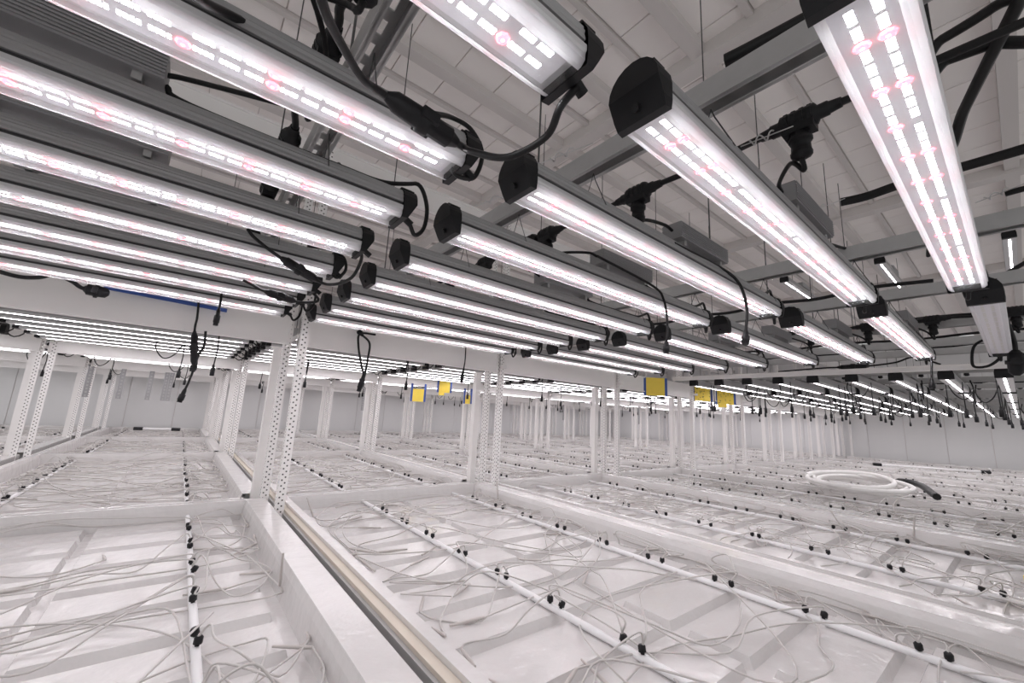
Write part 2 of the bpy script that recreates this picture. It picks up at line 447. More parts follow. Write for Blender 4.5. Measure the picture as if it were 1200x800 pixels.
# ================================================================== rack uprights and crossbars
ZTOP = 1.47
ang_prof = MB()
HP = ZTOP - ZF
ang_prof.box(0, 0.036, 0, 0.0025, 0, HP); ang_prof.box(0, 0.0025, 0.0025, 0.036, 0, HP)
ANG_ME = ang_prof.mesh('perforated_angle', M_PERF)
LEG_ME = MB().box(-0.021, 0.021, -0.021, 0.021, 0, 0.305 - ZF).box(-0.03, 0.03, -0.03, 0.03, 0.298 - ZF, 0.305 - ZF).mesh('box_leg', M_WHITE)
FOOT_ME = MB().box(-0.04, 0.06, -0.04, 0.06, 0, 0.006).mesh('foot_plate', M_GALV)
BRACE_ME = MB().box(0.003, 0.0065, -0.16, 0.0, -0.012, 0.012).mesh('strut_tie', M_WHITE)
for r, y in enumerate(ROWS):
    for e in range(1, 11):
        xg = EDGE[e]
        row = ORD[r + 1]
        lab = 'white perforated rack upright in the %s row between %s and %s benches' % (row, BN[e - 1], BN.get(e, 'last'))
        up = thing('rack_upright', lab, 'rack post', (xg, y, ZF), 'perforated rack uprights')
        x_ = -0.013
        if e == 2: spots = ((-0.015, -0.175), (-0.036, 0.105), (-0.045, 0.205))
        elif e == 1: spots = ((0.020, -0.02), (-0.050, -0.01), (-0.075, 0.09))
        else: spots = ((-0.014, -0.03), (-0.030, 0.105), (-0.050, 0.20))
        link('perforated_angle', ANG_ME, up, (*spots[0], 0)); link('perforated_angle', ANG_ME, up, (*spots[1], 0)); link('box_leg', LEG_ME, up, (*spots[2], 0))
        link('foot_plate', FOOT_ME, up, (-0.015, -0.15, 0))
        for z in (-0.9, 0.34, 1.2): link('strut_tie', BRACE_ME, up, (x_, 0.07, z - ZF))
for r, y in enumerate(ROWS):
    for lev, (za, zb) in enumerate(((0.302, 0.452), (1.30, 1.46))):
        for e in range(0, 10):
            if e == 0 and r == 0: continue
            xa, xb = EDGE[e] + 0.008, EDGE[e + 1] - 0.034
            o = thing('rack_crossbar', 'flat white crossbar above the %s bench, %s row of uprights, %s level' % (BN[e], ORD[r + 1], ('lower', 'upper')[lev]), 'crossbar', (xa, y, za), 'white rack crossbars')
            W = xb - xa; H = zb - za
            link('beam_web', MB().box(0, W, -0.012, 0.012, 0, H).box(0, W, -0.02, -0.012, H - 0.012, H).box(0, W, -0.02, -0.012, 0, 0.008).mesh('beam_web', M_WHITE), o)
            link('end_bracket', MB().box(0, 0.004, -0.03, 0.03, -0.01, H + 0.01).mesh('end_bracket', M_WHITE), o)
            link('end_bracket', MB().box(W - 0.004, W, -0.03, 0.03, -0.01, H + 0.01).mesh('end_bracket', M_WHITE), o)
            if lev == 1 and e == 2 and r == 0:
                # the two small dark marks on the upper bar: a ring and an upturned T
                ring = [(0.072 + 0.012 * math.cos(t * math.pi / 8), -0.0215, 0.060 + 0.016 * math.sin(t * math.pi / 8)) for t in range(17)]
                mk = MB().tube(ring, 0.003, 5, caps=False)
                mk.box(0.112, 0.142, -0.0215, -0.012, 0.036, 0.041).box(0.125, 0.130, -0.0215, -0.012, 0.036, 0.064)
                link('dark_mark', mk.mesh('dark_mark', M_DKWIRE), o)['label'] = 'dark ring and upturned T marked on the bar'

# ================================================================== slotted struts above the lights
YS0, YS1 = -1.2, 2.24
STRUTS = {1: (-0.70, 0.145), 2: (0.612, 1.530), 3: (2.10, 2.78), 4: (3.33, 3.70)}
def strut_mb(L):
    mb = MB(); a, h, t = 0.0205, 0.041, 0.0025
    mb.box(-a, -a + t, 0, L, 0, h); mb.box(a - t, a, 0, L, 0, h)
    mb.box(-a + t, -a + 0.0095, 0, L, 0, t); mb.box(a - 0.0095, a - t, 0, L, 0, t)
    mb.box(-a + t, -a + 0.006, 0, L, 0, 0.008); mb.box(a - 0.006, a - t, 0, L, 0, 0.008)
    mb.box(-a + t, -0.007, 0, L, h - t, h); mb.box(0.007, a - t, 0, L, h - t, h)
    y = 0.0
    while y < L - 0.02:
        mb.box(-0.007, 0.007, y, y + 0.021, h - t, h); y += 0.05
    return mb
ZS = 0.520
STRUT_ME = strut_mb(YS1 - YS0).mesh('strut_channel', M_GALV)
ROD_ME = MB().tube([(0, 0, 0), (0, 0, ZT - ZS - 0.03)], 0.0025, 6).mesh('hanger_rod', M_DKWIRE)
NUT_ME = MB().tube([(0, 0, 0), (0, 0, 0.012)], 0.010, 6, smooth=False).mesh('rod_nut', M_GALV)
for b, xs in STRUTS.items():
    for q, x in enumerate(xs):
        t = thing('slotted_strut', 'galvanised slotted strut hung over the %s bench, %s of its two' % (BN[b], ('first', 'second')[q]), 'strut', (x, YS0, ZS), 'galvanised struts over the lights')
        link('channel', STRUT_ME, t)
        for y in (0.25, 1.9, 2.9):
            link('hanger_rod', ROD_ME, t, (0, y, 0.035)); link('rod_nut', NUT_ME, t, (0, y, 0.041))

ZR = 0.4530                      # plain struts resting on the lower crossbars
def rest_strut(x, ya, yb, label, rods):
    t = thing('strut_channel', label, 'strut', (x, ya, ZR), 'plain struts on the lower crossbars')
    L = yb - ya
    link('channel', MB().box(-0.0205, -0.018, 0, L, 0, 0.041).box(0.018, 0.0205, 0, L, 0, 0.041).box(-0.018, 0.018, 0, L, 0.0385, 0.041).mesh('channel', M_GALV), t)
    for y in rods: link('hanger_rod', MB().tube([(0, 0, 0.03), (0, 0, ZT - ZR - 0.03)], 0.0025, 6).mesh('hanger_rod', M_DKWIRE), t, (0, y, 0))
for b, x in {5: 3.945, 6: 5.26, 7: 6.57, 8: 7.88, 9: 9.30}.items():
    for q, dx in enumerate((0.22, 0.93)): rest_strut(x + dx, -0.6, 2.33, 'galvanised strut over the distant bars of the %s bench, %s of two' % (BN[b], ORD[q + 1]), (1.5,))
for b, x in {0: -2.20, 1: -0.858, 2: 0.421, 3: 1.737, 4: 3.12, 5: 4.46, 6: 5.78, 7: 7.10, 8: 8.45, 9: 9.77}.items():
    for q, dx in enumerate((0.22, 0.93)): rest_strut(x + dx, 2.42, 8.41, 'galvanised strut past the crossbar over the %s bench, %s of two' % (BN[b], ORD[q + 1]), (1.2, 3.2))

# ================================================================== LED grow light bars
ZL = 0.388; LL = 1.15
def arch(wd, z0, zs, zt, n=9, rib=0.0):
    pts = [(-wd, z0)]
    for i in range(n + 1):
        t = math.pi - math.pi * i / n
        k = 1 - (rib if i % 2 else 0)
        pts.append((wd * math.cos(t) * k, zs + (zt - zs) * (max(0, math.sin(t)) ** 0.8) * k))
    pts.append((wd, z0))
    return pts
PITCH = 0.09
hz = MB().prism([(-0.035, 0.014), (-0.0368, 0.017), (-0.0368, 0.024), (-0.030, 0.024), (-0.030, 0.032), (0.030, 0.032), (0.030, 0.024), (0.0368, 0.024), (0.0368, 0.017), (0.035, 0.014)], 0.0, LL)
hz.box(0, LL, -0.0305, 0.0305, 0.0242, 0.0318, 1)
me_hous = hz.mesh('housing', [M_ALUL, mat('groove_shade', (0.06, 0.06, 0.062), 0.6)])  # shade of the recess under the heat sink put into a dark colour
me_sink = MB().prism(arch(0.0345, 0.032, 0.036, 0.0705, 30, 0.045), 0.0, LL).mesh('heat_sink', M_ALU)
lens_p = [(-0.035, 0.014), (-0.0345, 0.006), (-0.029, 0.001), (-0.024, 0.0), (0.024, 0.0), (0.029, 0.001), (0.0345, 0.006), (0.035, 0.014)]
lm = MB()
n = len(lens_p)
lv = [(0.0, y, z) for y, z in lens_p] + [(LL, y, z) for y, z in lens_p]
for i in range(n - 1):
    lm.add([lv[i], lv[i + 1], lv[n + i + 1], lv[n + i]], [(0, 1, 2, 3)], 0 if i == 3 else 1, False)
me_lens = lm.mesh('lens', [M_LENS, M_LENSS])
me_board = MB().box(0.01, LL - 0.01, -0.027, 0.027, 0.0115, 0.0139).mesh('led_board', M_BOARD)
def module_mb(mb, x, z=0.0114, n=4):
    for s in (-1, 1):
        for k in range(n):
            xa = x - 0.0104 + k * 0.0052
            mb.add([(xa, s * 0.0102 - 0.0036, z), (xa + 0.0036, s * 0.0102 - 0.0036, z), (xa + 0.0036, s * 0.0102 + 0.0036, z), (xa, s * 0.0102 + 0.0036, z)], [(0, 3, 2, 1)])
    return mb
def red_mb(mb, x, pair, z=0.0114):
    for y in ((-0.0102, 0.0102) if pair else (0.0102,)):
        ring = lambda r, zz: [(x + r * math.cos(a * math.pi / 4), y + r * math.sin(a * math.pi / 4), zz) for a in range(8)]
        vs = ring(0.0082, z) + ring(0.0062, z - 0.0020) + ring(0.0020, z - 0.0028)
        fs = [(k, k + 8, (k + 1) % 8 + 8, (k + 1) % 8) for k in range(8)] + [(k + 8, k + 16, (k + 1) % 8 + 16, (k + 1) % 8 + 8) for k in range(8)]
        mb.add(vs, fs, 0); mb.add(vs[16:], [tuple(range(7, -1, -1))], 1)
    return mb
me_mod = module_mb(MB(), 0.0).mesh('white_led_module', M_LEDW)
me_red2 = red_mb(MB(), 0.0, True).mesh('red_led_pair', [M_LEDR, M_LEDR2])
me_red1 = red_mb(MB(), 0.0, False).mesh('red_led', [M_LEDR, M_LEDR2])
REDS = [(0.078 + PITCH * i, i % 3 != 2) for i in range(12)]
MODS = [x + d for x, _ in [(0.078 - PITCH, 1)] + REDS for d in (0.0195, 0.045, 0.0705) if 0.03 < x + d < LL - 0.03]
jw = MB(); jr = MB()
for x in MODS: module_mb(jw, x)
for x, p in REDS: red_mb(jr, x, p)
me_jw = jw.mesh('white_leds', M_LEDW); me_jr = jr.mesh('red_leds', [M_LEDR, M_LEDR2])
joff = MB()
for x in MODS: module_mb(joff, x)
me_off = joff.mesh('unlit_leds', M_LEDOFF)
def endcap_mb(sx):
    """black D-shaped cap whose lower face is cut back at a slant; sx = -1 for the left end"""
    prof = [(-0.037, -0.001), (-0.0385, 0.012), (-0.0385, 0.034)] + [(0.0385 * math.cos(t), 0.036 + 0.039 * math.sin(t)) for t in [math.pi * (1 - k / 10) for k in range(0, 11)]] + [(0.0385, 0.034), (0.0385, 0.012), (0.037, -0.001)]
    def xo(z): return 0.030 if z >= 0.034 else 0.012 + 0.018 * (z + 0.001) / 0.035
    n = len(prof)
    inn = [(0.0, y, z) for y, z in prof]
    out = [(sx * xo(z), y * 0.97, z * 0.985 + 0.0005) for y, z in prof]
    mb = MB()
    vs = inn + out
    fs = [(i, (i + 1) % n, n + (i + 1) % n, n + i) if sx > 0 else (n + i, n + (i + 1) % n, (i + 1) % n, i) for i in range(n)]
    mb.add(vs, fs)
    iu = [i for i in range(n) if prof[i][1] >= 0.034]; il = [i for i in range(n) if prof[i][1] <= 0.0341]
    mb.add([out[i] for i in iu], [tuple(range(len(iu)))]); mb.add([out[i] for i in il], [tuple(range(len(il)))])
    # raised serrations along the crown and the small round plug
    for k in range(5):
        t = math.pi * (0.26 + 0.12 * k)
        mb.box(min(0, sx * 0.024), max(0, sx * 0.024), 0.0385 * math.cos(t) - 0.002, 0.0385 * math.cos(t) + 0.002, 0.033 + 0.039 * math.sin(t), 0.0372 + 0.039 * math.sin(t))
    return mb
cl = endcap_mb(-1)
me_capl = cl.mesh('end_cap', M_BLACK); me_capr = endcap_mb(1).mesh('end_cap', M_BLACK)
me_plug = MB().tube([(-0.0175, 0, 0.014), (-0.0245, 0, 0.010)], 0.0055, 8).mesh('cap_plug', M_CABLE)
me_gland = MB().tube([(0.018, 0, 0.016), (0.036, 0, 0.006)], 0.0075, 8).mesh('cable_gland', M_BLACK)
dr = MB().box(0, 0.26, -0.026, 0.026, 0.0, 0.043)
for k in range(7): dr.box(0, 0.26, -0.0285, -0.026, 0.004 + k * 0.0057, 0.0065 + k * 0.0057).box(0, 0.26, 0.026, 0.0285, 0.004 + k * 0.0057, 0.0065 + k * 0.0057)
me_drv = dr.mesh('driver', M_DRV)
me_brk = MB().box(-0.006, 0.006, -0.02, 0.02, -0.014, 0.0005).mesh('driver_bracket', M_GALV)
loop = spline([(LL + 0.034, 0, 0.007), (LL + 0.064, 0.004, -0.012), (LL + 0.104, 0.010, 0.016), (LL + 0.108, 0.012, 0.070), (LL + 0.062, 0.012, 0.112), (LL - 0.03, 0.008, 0.082), (LL - 0.12, 0.005, 0.0765), (0.80, 0.004, 0.0765), (0.765, 0, 0.09)], 6)
me_loop = MB().tube(loop, 0.0052, 6).mesh('power_cord', M_CABLE)
lp = [(min(x, LL + 0.03 + (x - LL - 0.03) * 0.55), y, z) if x > LL + 0.03 else (x, y, z) for x, y, z in loop]
me_loop2 = MB().tube(lp, 0.0048, 6).mesh('power_cord', M_CABLE)
def hanger_mb(dx):
    """wire bail: two legs off the bar's shoulders meeting at a hook on the strut"""
    top = (dx, 0, ZS - ZL - 0.001)
    return MB().tube([(0, -0.0345, 0.045), (dx * .9, -0.006, ZS - ZL - 0.02), top], 0.0011, 4).tube([(0, 0.0345, 0.045), (dx * .9, 0.006, ZS - ZL - 0.02), top], 0.0011, 4)
me_hang = hanger_mb(0).mesh('wire_hanger', M_DKWIRE)
# one-mesh version for the bars too far off to show their parts
fm = MB()
fm.prism(arch(0.0365, 0.012, 0.034, 0.0705, 8), 0.0, LL, mi=0)
fm.box(0.0, LL, -0.035, 0.035, 0.0, 0.012, 4)
fm.add([(0.03, -0.006, -0.0006), (LL - 0.03, -0.006, -0.0006), (LL - 0.03, 0.006, -0.0006), (0.03, 0.006, -0.0006)], [(0, 3, 2, 1)], 1)
fm.prism(arch(0.0385, -0.001, 0.034, 0.075, 6), -0.028, 0.0, mi=2); fm.prism(arch(0.0385, -0.001, 0.034, 0.075, 6), LL, LL + 0.028, mi=2)
fm.box(0.50, 0.76, -0.026, 0.026, 0.076, 0.123, 0)
fm.tube(loop[::3] + [loop[-1]], 0.0042, 4, 2)
M_FARLED = emis('far_led_strip_glow', (1.0, 0.94, 0.97), LED_POWER * 0.55)
FAR_ME = fm.mesh('grow_light_bar', [M_ALU, M_FARLED, M_BLACK, M_BOARD, M_ALUL])

BAR_X = {0: -2.20, 1: -0.858, 2: 0.421, 3: 1.737, 4: None, 5: 3.945, 6: 5.26, 7: 6.57, 8: 7.88, 9: 9.30}
TRUNK = {1: 0.095, 2: 0.79, 3: 2.70, 5: 4.6, 6: 5.9, 7: 7.2}
def tee_y(b, y, k):
    if b == 1: return y - 0.11 if k else y + 0.335
    return y + {-1: -0.10, 0: -0.075, 1: 0.010, 2: 0.08}.get(k, -0.10) if b == 2 else y - 0.06
def bar_y(b, k):
    if b == 2: return {-1: 0.053, 0: 0.270, 1: 0.520, 2: 0.768}.get(k, 0.2895 + 0.2464 * k)
    if b == 1: return {0: 0.297, 1: 0.545}.get(k, 0.2895 + 0.2464 * k)
    if b == 3: return {-1: 0.03, 0: 0.278, 1: 0.512, 2: 0.760}.get(k, 0.2895 + 0.2464 * k)
    return 0.2895 + 0.2464 * k
def near_bar(b, k):
    x = BAR_X[b]; y = bar_y(b, k)
    if b == 3 and k < 2: x += 0.032
    lit = not (b == 3 and k == -1)
    i = k + 2
    t = thing('grow_light_bar', '%s LED grow light bar over the %s bench, %s from the camera' % ('lit' if lit else 'unlit', BN[b], ORD[k + 1 + (b > 1)]), 'grow light', (x, y, ZL), 'LED grow light bars')
    link('housing', me_hous, t); link('heat_sink', me_sink, t); link('lens', me_lens, t)
    bd = link('led_board', me_board, t)
    detail = (b == 1 and k <= 4) or (b == 2 and k <= 3) or (b == 3 and k == 0)
    if not lit:
        o = link('led_strip', me_off, bd); o['kind'] = 'stuff'
    elif detail:
        for xx in MODS: link('white_led_module', me_mod, bd, (xx, 0, 0))
        for xx, p in REDS: link('red_led', me_red2 if p else me_red1, bd, (xx, 0, 0))
    else:
        o = link('white_led_strip', me_jw, bd); o['kind'] = 'stuff'
        o = link('red_led_strip', me_jr, bd); o['kind'] = 'stuff'
    c = link('end_cap', me_capl, t); link('cap_plug', me_plug, c)
    c = link('end_cap', me_capr, t, (LL, 0, 0)); link('cable_gland', me_gland, c)
    if not (b == 1 and k in (0, 1, 3, 4, 5)): link('power_cord', me_loop if b == 3 else me_loop2, t)
    d = link('driver', me_drv, t, (0.505, 0, 0.084))
    for xx in (0.03, 0.23): link('driver_bracket', me_brk, d, (xx, 0, 0))
    if b in STRUTS:
        for sx in STRUTS[b]:
            if 0.03 < sx - x < LL - 0.03: link('wire_hanger', me_hang, t, (sx - x, 0, 0))
    if b in TRUNK and not (b == 2 and k == -1):
        ty = tee_y(b, y, k) - y; tx = TRUNK[b] - x; tz = 0.550 - ZL - 0.074
        ex = 0.50 if tx < 0.6 else 0.77
        s = 1 if tx < 0.6 else -1
        pts = [(tx, ty, tz), (tx + s * 0.005, ty, tz - 0.022), (tx + s * 0.02, ty * 0.7, tz - 0.040), (ex - s * 0.03, ty * 0.1, 0.112), (ex + s * 0.008, 0, 0.108)]
        if tz - 0.04 < 0.09: pts[2] = (tx + s * 0.02, ty * 0.7, 0.098)
        link('drop_cord', MB().tube(spline(pts, 6), 0.0042, 6).mesh('drop_cord', M_CABLE), t)
    return t
for b, ks in ((1, range(0, 8)), (2, range(-1, 8)), (3, range(-1, 8))):
    for k in ks: near_bar(b, k)
def far_bar(x, y, label, z=ZL):
    o = link('grow_light_bar', FAR_ME, None, (x, y, z))
    if z > 0.6:
        for dx in (0.25, 0.95): link('hanger_rod', MB().tube([(dx, 0, 0.068), (dx, 0, ZT - z - 0.02)], 0.002, 5).mesh('hanger_rod', M_DKWIRE), o)
    tag(o, label, 'grow light', 'distant LED grow light bars')
for b in (5, 6, 7, 8, 9):
    for k in range(-3 if b > 5 else -1, 8):
        far_bar(BAR_X[b], bar_y(b, k), 'distant LED bar over the %s bench before the crossbar, %s in its row' % (BN[b], ORD[k + 4]))
FX = {0: -2.20, 1: -0.858, 2: 0.421, 3: 1.737, 4: 3.12, 5: 4.46, 6: 5.78, 7: 7.10, 8: 8.45, 9: 9.77}
for q, (ya, ye) in enumerate(((2.70, 4.45), (4.95, 6.35), (6.85, 8.25))):
    for b, x in FX.items():
        k = 0
        y = ya
        while y < ye:
            k += 1
            far_bar(x, y, 'distant LED bar over the %s bench, %s past the %s crossbar' % (BN[b], ORD[k], ORD[q + 1]))
            y += 0.2464
for i, (x, y) in enumerate(((4.80, -0.09), (4.80, 0.665), (4.80, 1.43))):
    far_bar(x, y, 'LED bar hung high near the ceiling above the fifth bench, %s of the three' % ORD[i + 1], 1.55)

# ================================================================== trunk cables with tee connectors
def tee_mb():
    mb = MB()
    mb.tube([(0, -0.062, 0), (0, -0.045, 0), (0, -0.044, 0), (0, -0.030, 0), (0, -0.026, 0), (0, 0.026, 0), (0, 0.030, 0), (0, 0.044, 0), (0, 0.045, 0), (0, 0.062, 0)],
            [0.0085, 0.0105, 0.0125, 0.0125, 0.019, 0.019, 0.0125, 0.0125, 0.0105, 0.0085], 10)
    mb.box(-0.015, 0.015, -0.024, 0.024, -0.026, 0.004)
    for k in range(4): mb.tube([(0, -0.022 + k * 0.012, 0), (0, -0.016 + k * 0.012, 0)], 0.0205, 10, smooth=False)
    return mb
def stub_mb():
    return MB().tube([(0, 0, -0.020), (0, 0, -0.034), (0, 0, -0.035), (0, 0, -0.042), (0, 0, -0.043), (0, 0, -0.062), (0, 0, -0.063), (0, 0, -0.070), (0, 0, -0.076)], [0.0155, 0.0155, 0.0185, 0.0185, 0.0145, 0.0155, 0.017, 0.0165, 0.007], 10)
ME_TEE = tee_mb().mesh('tee_connector', M_BLACK); ME_STUB = stub_mb().mesh('drop_socket', M_BLACK)
ZTR = 0.550
for b, x in TRUNK.items():
    ks = range(0, 8) if b in (1, 2) else range(-1, 8)
    t = thing('trunk_cable', 'black trunk power cable with tee connectors running over the %s bench lights' % BN[b], 'cable', (x, -0.9, ZTR), 'trunk power cables')
    pts = [(0, 0, 0)]
    ts = sorted(tee_y(b, bar_y(b, k), k) + 0.9 for k in ks)
    for i, y in enumerate(ts):
        a = ts[i - 1] if i else 0.0
        pts += [(0.012 * rnd.uniform(-1, 1), (a + y) / 2, -0.006 * rnd.random()), (0, y - 0.06, 0), (0, y + 0.06, 0)]
    link('cable', MB().tube(spline(pts, 5), 0.0065, 7).mesh('cable', M_CABLE), t)
    for y in ts:
        c = link('tee_connector', ME_TEE, t, (0, y, 0), 0); link('drop_socket', ME_STUB, c)

# ================================================================== single cords, inline connectors, hanging plugs
def cord(name, label, pts, r=0.0045, plug=None, mid=None, group=None, n=8, m=M_CABLE):
    """free cord; plug = 'end' hangs a ribbed plug on its last point; mid = (index a, index b) puts an inline connector between two points"""
    P = [Vector(p) for p in pts]; base = P[0].copy()
    t = thing(name, label, 'cable', base, group)
    link('cord', MB().tube(spline([p - base for p in P], n), r, 6).mesh('cord', m), t)
    if mid:
        a, b = P[mid[0]] - base, P[mid[1]] - base; d = b - a
        c = link('inline_connector', MB().tube([a, a + d * .12, a + d * .13, a + d * .42, a + d * .43, a + d * .56, a + d * .57, a + d * .88, b], [r * 1.3, r * 2.4, r * 2.9, r * 2.9, r * 3.7, r * 3.7, r * 3.0, r * 2.7, r * 1.2], 10).mesh('inline_connector', M_BLACK), t)
        ax = d.normalized(); sd = ax.cross(Vector((0, 0, 1))).normalized(); upv = sd.cross(ax)
        lk = MB()
        for s in (-1, 1):
            lk.obox(a + d * 0.47 + sd * (s * r * 3.2), (ax, sd, upv), d.length * 0.22, r * 1.2, r * 3.2)
        link('locking_latch', lk.mesh('locking_latch', M_BLACK), c)
    if plug:
        e = P[-1] - base; dd = (P[-1] - P[-2]).normalized(); L = plug
        link('plug', MB().tube([e - dd * 0.01, e, e + dd * L * .3, e + dd * L * .31, e + dd * L * .8, e + dd * L * .81, e + dd * L], [r * 1.1, r * 1.7, r * 1.9, r * 2.6, r * 2.6, r * 2.1, r * 2.1], 8).mesh('plug', M_BLACK), t)
    return t
# cord from the first bar's cap, round to the inline connector lying over the second bar, and on up out of sight
y0 = 0.297
cord('power_cable', 'thick black cord curling from the topmost bar cap into an inline connector', [Vector((0.318, y0, ZL + 0.012)), PY(657, 125, y0), PY(640, 160, y0 + .03), PY(595, 184, 0.37), PY(555, 178, 0.42), PY(536, 168, 0.45), PY(452, 112, 0.45), PY(425, 92, 0.43), PY(398, 48, 0.38), PY(378, 5, 0.34), PY(366, -60, 0.30)], 0.0048, mid=(5, 6))
cord('power_cable', 'small black cord looping behind the inline connector to the second bar cap', [PY(508, 133, 0.50), PY(530, 138, 0.53), PY(552, 152, 0.545), PY(565, 180, 0.545), PY(556, 207, 0.545), PY(538, 207, 0.545), PY(528, 197, 0.545)], 0.0042)
cord('power_cable', 'black cord running along the topmost bar into a tee under the strut', [PY(200, -30, .42), PY(235, 0, .46), PY(268, 17, .50), PY(320, 43, .55), PY(355, 60, .58), PY(385, 70, .60)], 0.005)
# cords on the fourth to sixth bars of the first bench
ya = 1.20
cord('power_cable', 'black cord with a long inline connector slung below the fourth first-bench bar', [PY(290, 268, ya), PY(300, 280, ya), PY(329, 302, ya), PY(372, 329, ya), PY(392, 333, ya - .04), PY(412, 325, ya - .10), PY(423, 305, ya - .14), PY(423, 290, 1.03)], 0.0045, mid=(2, 3))
cord('power_cable', 'black cord looping from the fifth first-bench bar cap', [PY(389, 322, 1.25), PY(396, 325, 1.25), PY(405, 316, 1.25), PY(403, 302, 1.25), PY(390, 294, 1.26), PY(360, 288, 1.27)], 0.0045)
cord('power_cable', 'black cord with an inline connector by the crossbar and first upright', [PY(285, 328, 1.50), PY(300, 336, 1.50), PY(310, 341, 1.50), PY(346, 353, 1.52), PY(368, 354, 1.52), PY(373, 350, 1.52), PY(366, 343, 1.52)], 0.0045, mid=(2, 3))
# plugs hanging straight down
cord('hanging_cable', 'black cord draped over the second-bench bar, plug hanging low', [PY(790, 285, .49), PY(845, 314, .49), PY(866, 332, .47), PY(875, 360, .46), PY(874, 390, .46)], 0.0042, plug=0.035)
cord('hanging_cable', 'black cord draped over the third bar of the second bench with plug', [PY(700, 300, .74), PY(765, 335, .73), PY(778, 352, .71), PY(782, 380, .70), PY(781, 402, .70)], 0.0042, plug=0.035)
cord('hanging_cable', 'black cord with plug hanging off the second bar of the third bench', [PY(1050, 376, .27), PY(1075, 390, .26), PY(1090, 412, .25), PY(1092, 446, .25)], 0.0045, plug=0.05)
cord('hanging_cable', 'black cord with small plug before the lower crossbar beside the blue strip', [PY(249, 322, 1.95), PY(259, 333, 1.95), PY(259, 350, 1.95), PY(256, 364, 1.95)], 0.004, plug=0.06)
cord('hanging_cable', 'bundled black cords with stacked connectors hanging under the lower crossbar', [PY(233, 352, 2.26), PY(231, 372, 2.26), PY(228, 388, 2.26), PY(227, 428, 2.26), PY(222, 445, 2.26), PY(216, 458, 2.26)], 0.0045, mid=(2, 3), plug=0.05)
cord('hanging_cable', 'thin black cord beside the bundled connectors under the crossbar', [PY(241, 388, 2.27), PY(239, 405, 2.27), PY(233, 415, 2.27), PY(229, 425, 2.27)], 0.005, plug=0.04)
cord('hanging_cable', 'black looped cord with connector hanging past the first upright', [PY(440, 392, 2.27), PY(422, 391, 2.27), PY(420, 405, 2.27), PY(423, 425, 2.27), PY(427, 438, 2.27), PY(431, 420, 2.27), PY(433, 402, 2.27), PY(424, 392, 2.27)], 0.006, plug=0.03)
cord('hanging_cable', 'short black connector hung from the looped cord', [PY(431, 420, 2.26), PY(429, 432, 2.26), PY(427, 438, 2.26)], 0.006, plug=0.10)
cord('hanging_cable', 'single black cord with plug hanging before the second upright', [PY(546, 403, 2.305), PY(545, 422, 2.26), PY(543, 434, 2.26)], 0.0045, plug=0.08)
cord('power_cable', 'black cord with an inline connector lying before the lower crossbar', [PY(-30, 308, 2.1), PY(-8, 316, 2.1), PY(22, 324, 2.1), PY(45, 325, 2.1), PY(65, 322, 2.1), PY(85, 330, 2.1), PY(98, 338, 2.1), PY(128, 344, 2.1)], 0.007, mid=(6, 7))
# big loop and thick cable at the unlit bar
cord('power_cable', 'black ring of cord with a plug hanging under the unlit bar', [PX(1180, 398, 2.95), PX(1158, 397, 2.96), PX(1142, 405, 2.97), PX(1139, 422, 2.98), PX(1143, 430, 2.98), PX(1160, 428, 2.98), PX(1174, 416, 2.97), PX(1172, 402, 2.96), PX(1155, 396, 2.95)], 0.006)
cord('power_cable', 'thick black cable ending in a heavy connector beyond the unlit bar', [PX(1166, 345, 2.5), PX(1176, 368, 2.6), PX(1187, 395, 2.7), PX(1190, 410, 2.7), PX(1191, 440, 2.7)], 0.0085, mid=(3, 4))
def rise(*P):
    """the cable comes down from the ceiling at one end and goes back up to it at the other"""
    a, c = P[0], P[-1]
    return [Vector((a.x, a.y, ZT - 0.02)), Vector((a.x, a.y, a.z + 0.35)), *P, Vector((c.x, c.y, c.z + 0.35)), Vector((c.x, c.y, ZT - 0.02))]
# cords above the struts with ribbed ends and wire clips
cord('power_cable', 'thick black cord lying on the strut above the second-bench bars', [PZ(850, 72, .64), PZ(884, 55, .64), PZ(985, 2, .64), PZ(1100, -58, .64)], 0.0125)
cord('power_cable', 'thick black cord with ribbed end over the third-bench strut', [PZ(985, 237, .64), PZ(1015, 230, .64), PZ(1062, 214, .64), PZ(1140, 192, .64), PZ(1215, 170, .64)], 0.0125)
cord('power_cable', 'thick black cord end by the wire clip past the two-row lens', [PZ(1178, 227, .62), PZ(1200, 221, .62), PZ(1260, 205, .62)], 0.008)
cord('power_cable', 'black cable rising toward the ceiling corner above the long lens', rise(PZ(1075, 60, .72), PZ(1104, 46, .72), PZ(1165, 8, .72), PZ(1240, -50, .72)), 0.0085)
cord('power_cable', 'black cable crossing the panel seam behind the long lens', rise(PZ(1078, 82, .72), PZ(1110, 70, .72), PZ(1160, 52, .72), PZ(1240, 24, .72)), 0.010)
cord('power_cable', 'black cable slanting across the other two toward the ceiling', rise(PZ(1108, 172, .69), PZ(1130, 128, .69), PZ(1160, 68, .69), PZ(1195, 0, .69), PZ(1222, -60, .69)), 0.010)
cord('power_cable', 'thin black cord along the strut from the second driver box', [PZ(968, 285, .55), PZ(1000, 292, .56), PZ(1050, 288, .56), PZ(1085, 280, .56), PZ(1088, 300, .53)], 0.005)
cord('power_cable', 'black cord strung along the lower edge of the third-bench strut', [PZ(1170, 325, .60), PZ(1185, 317, .60), PZ(1215, 300, .60)], 0.008)
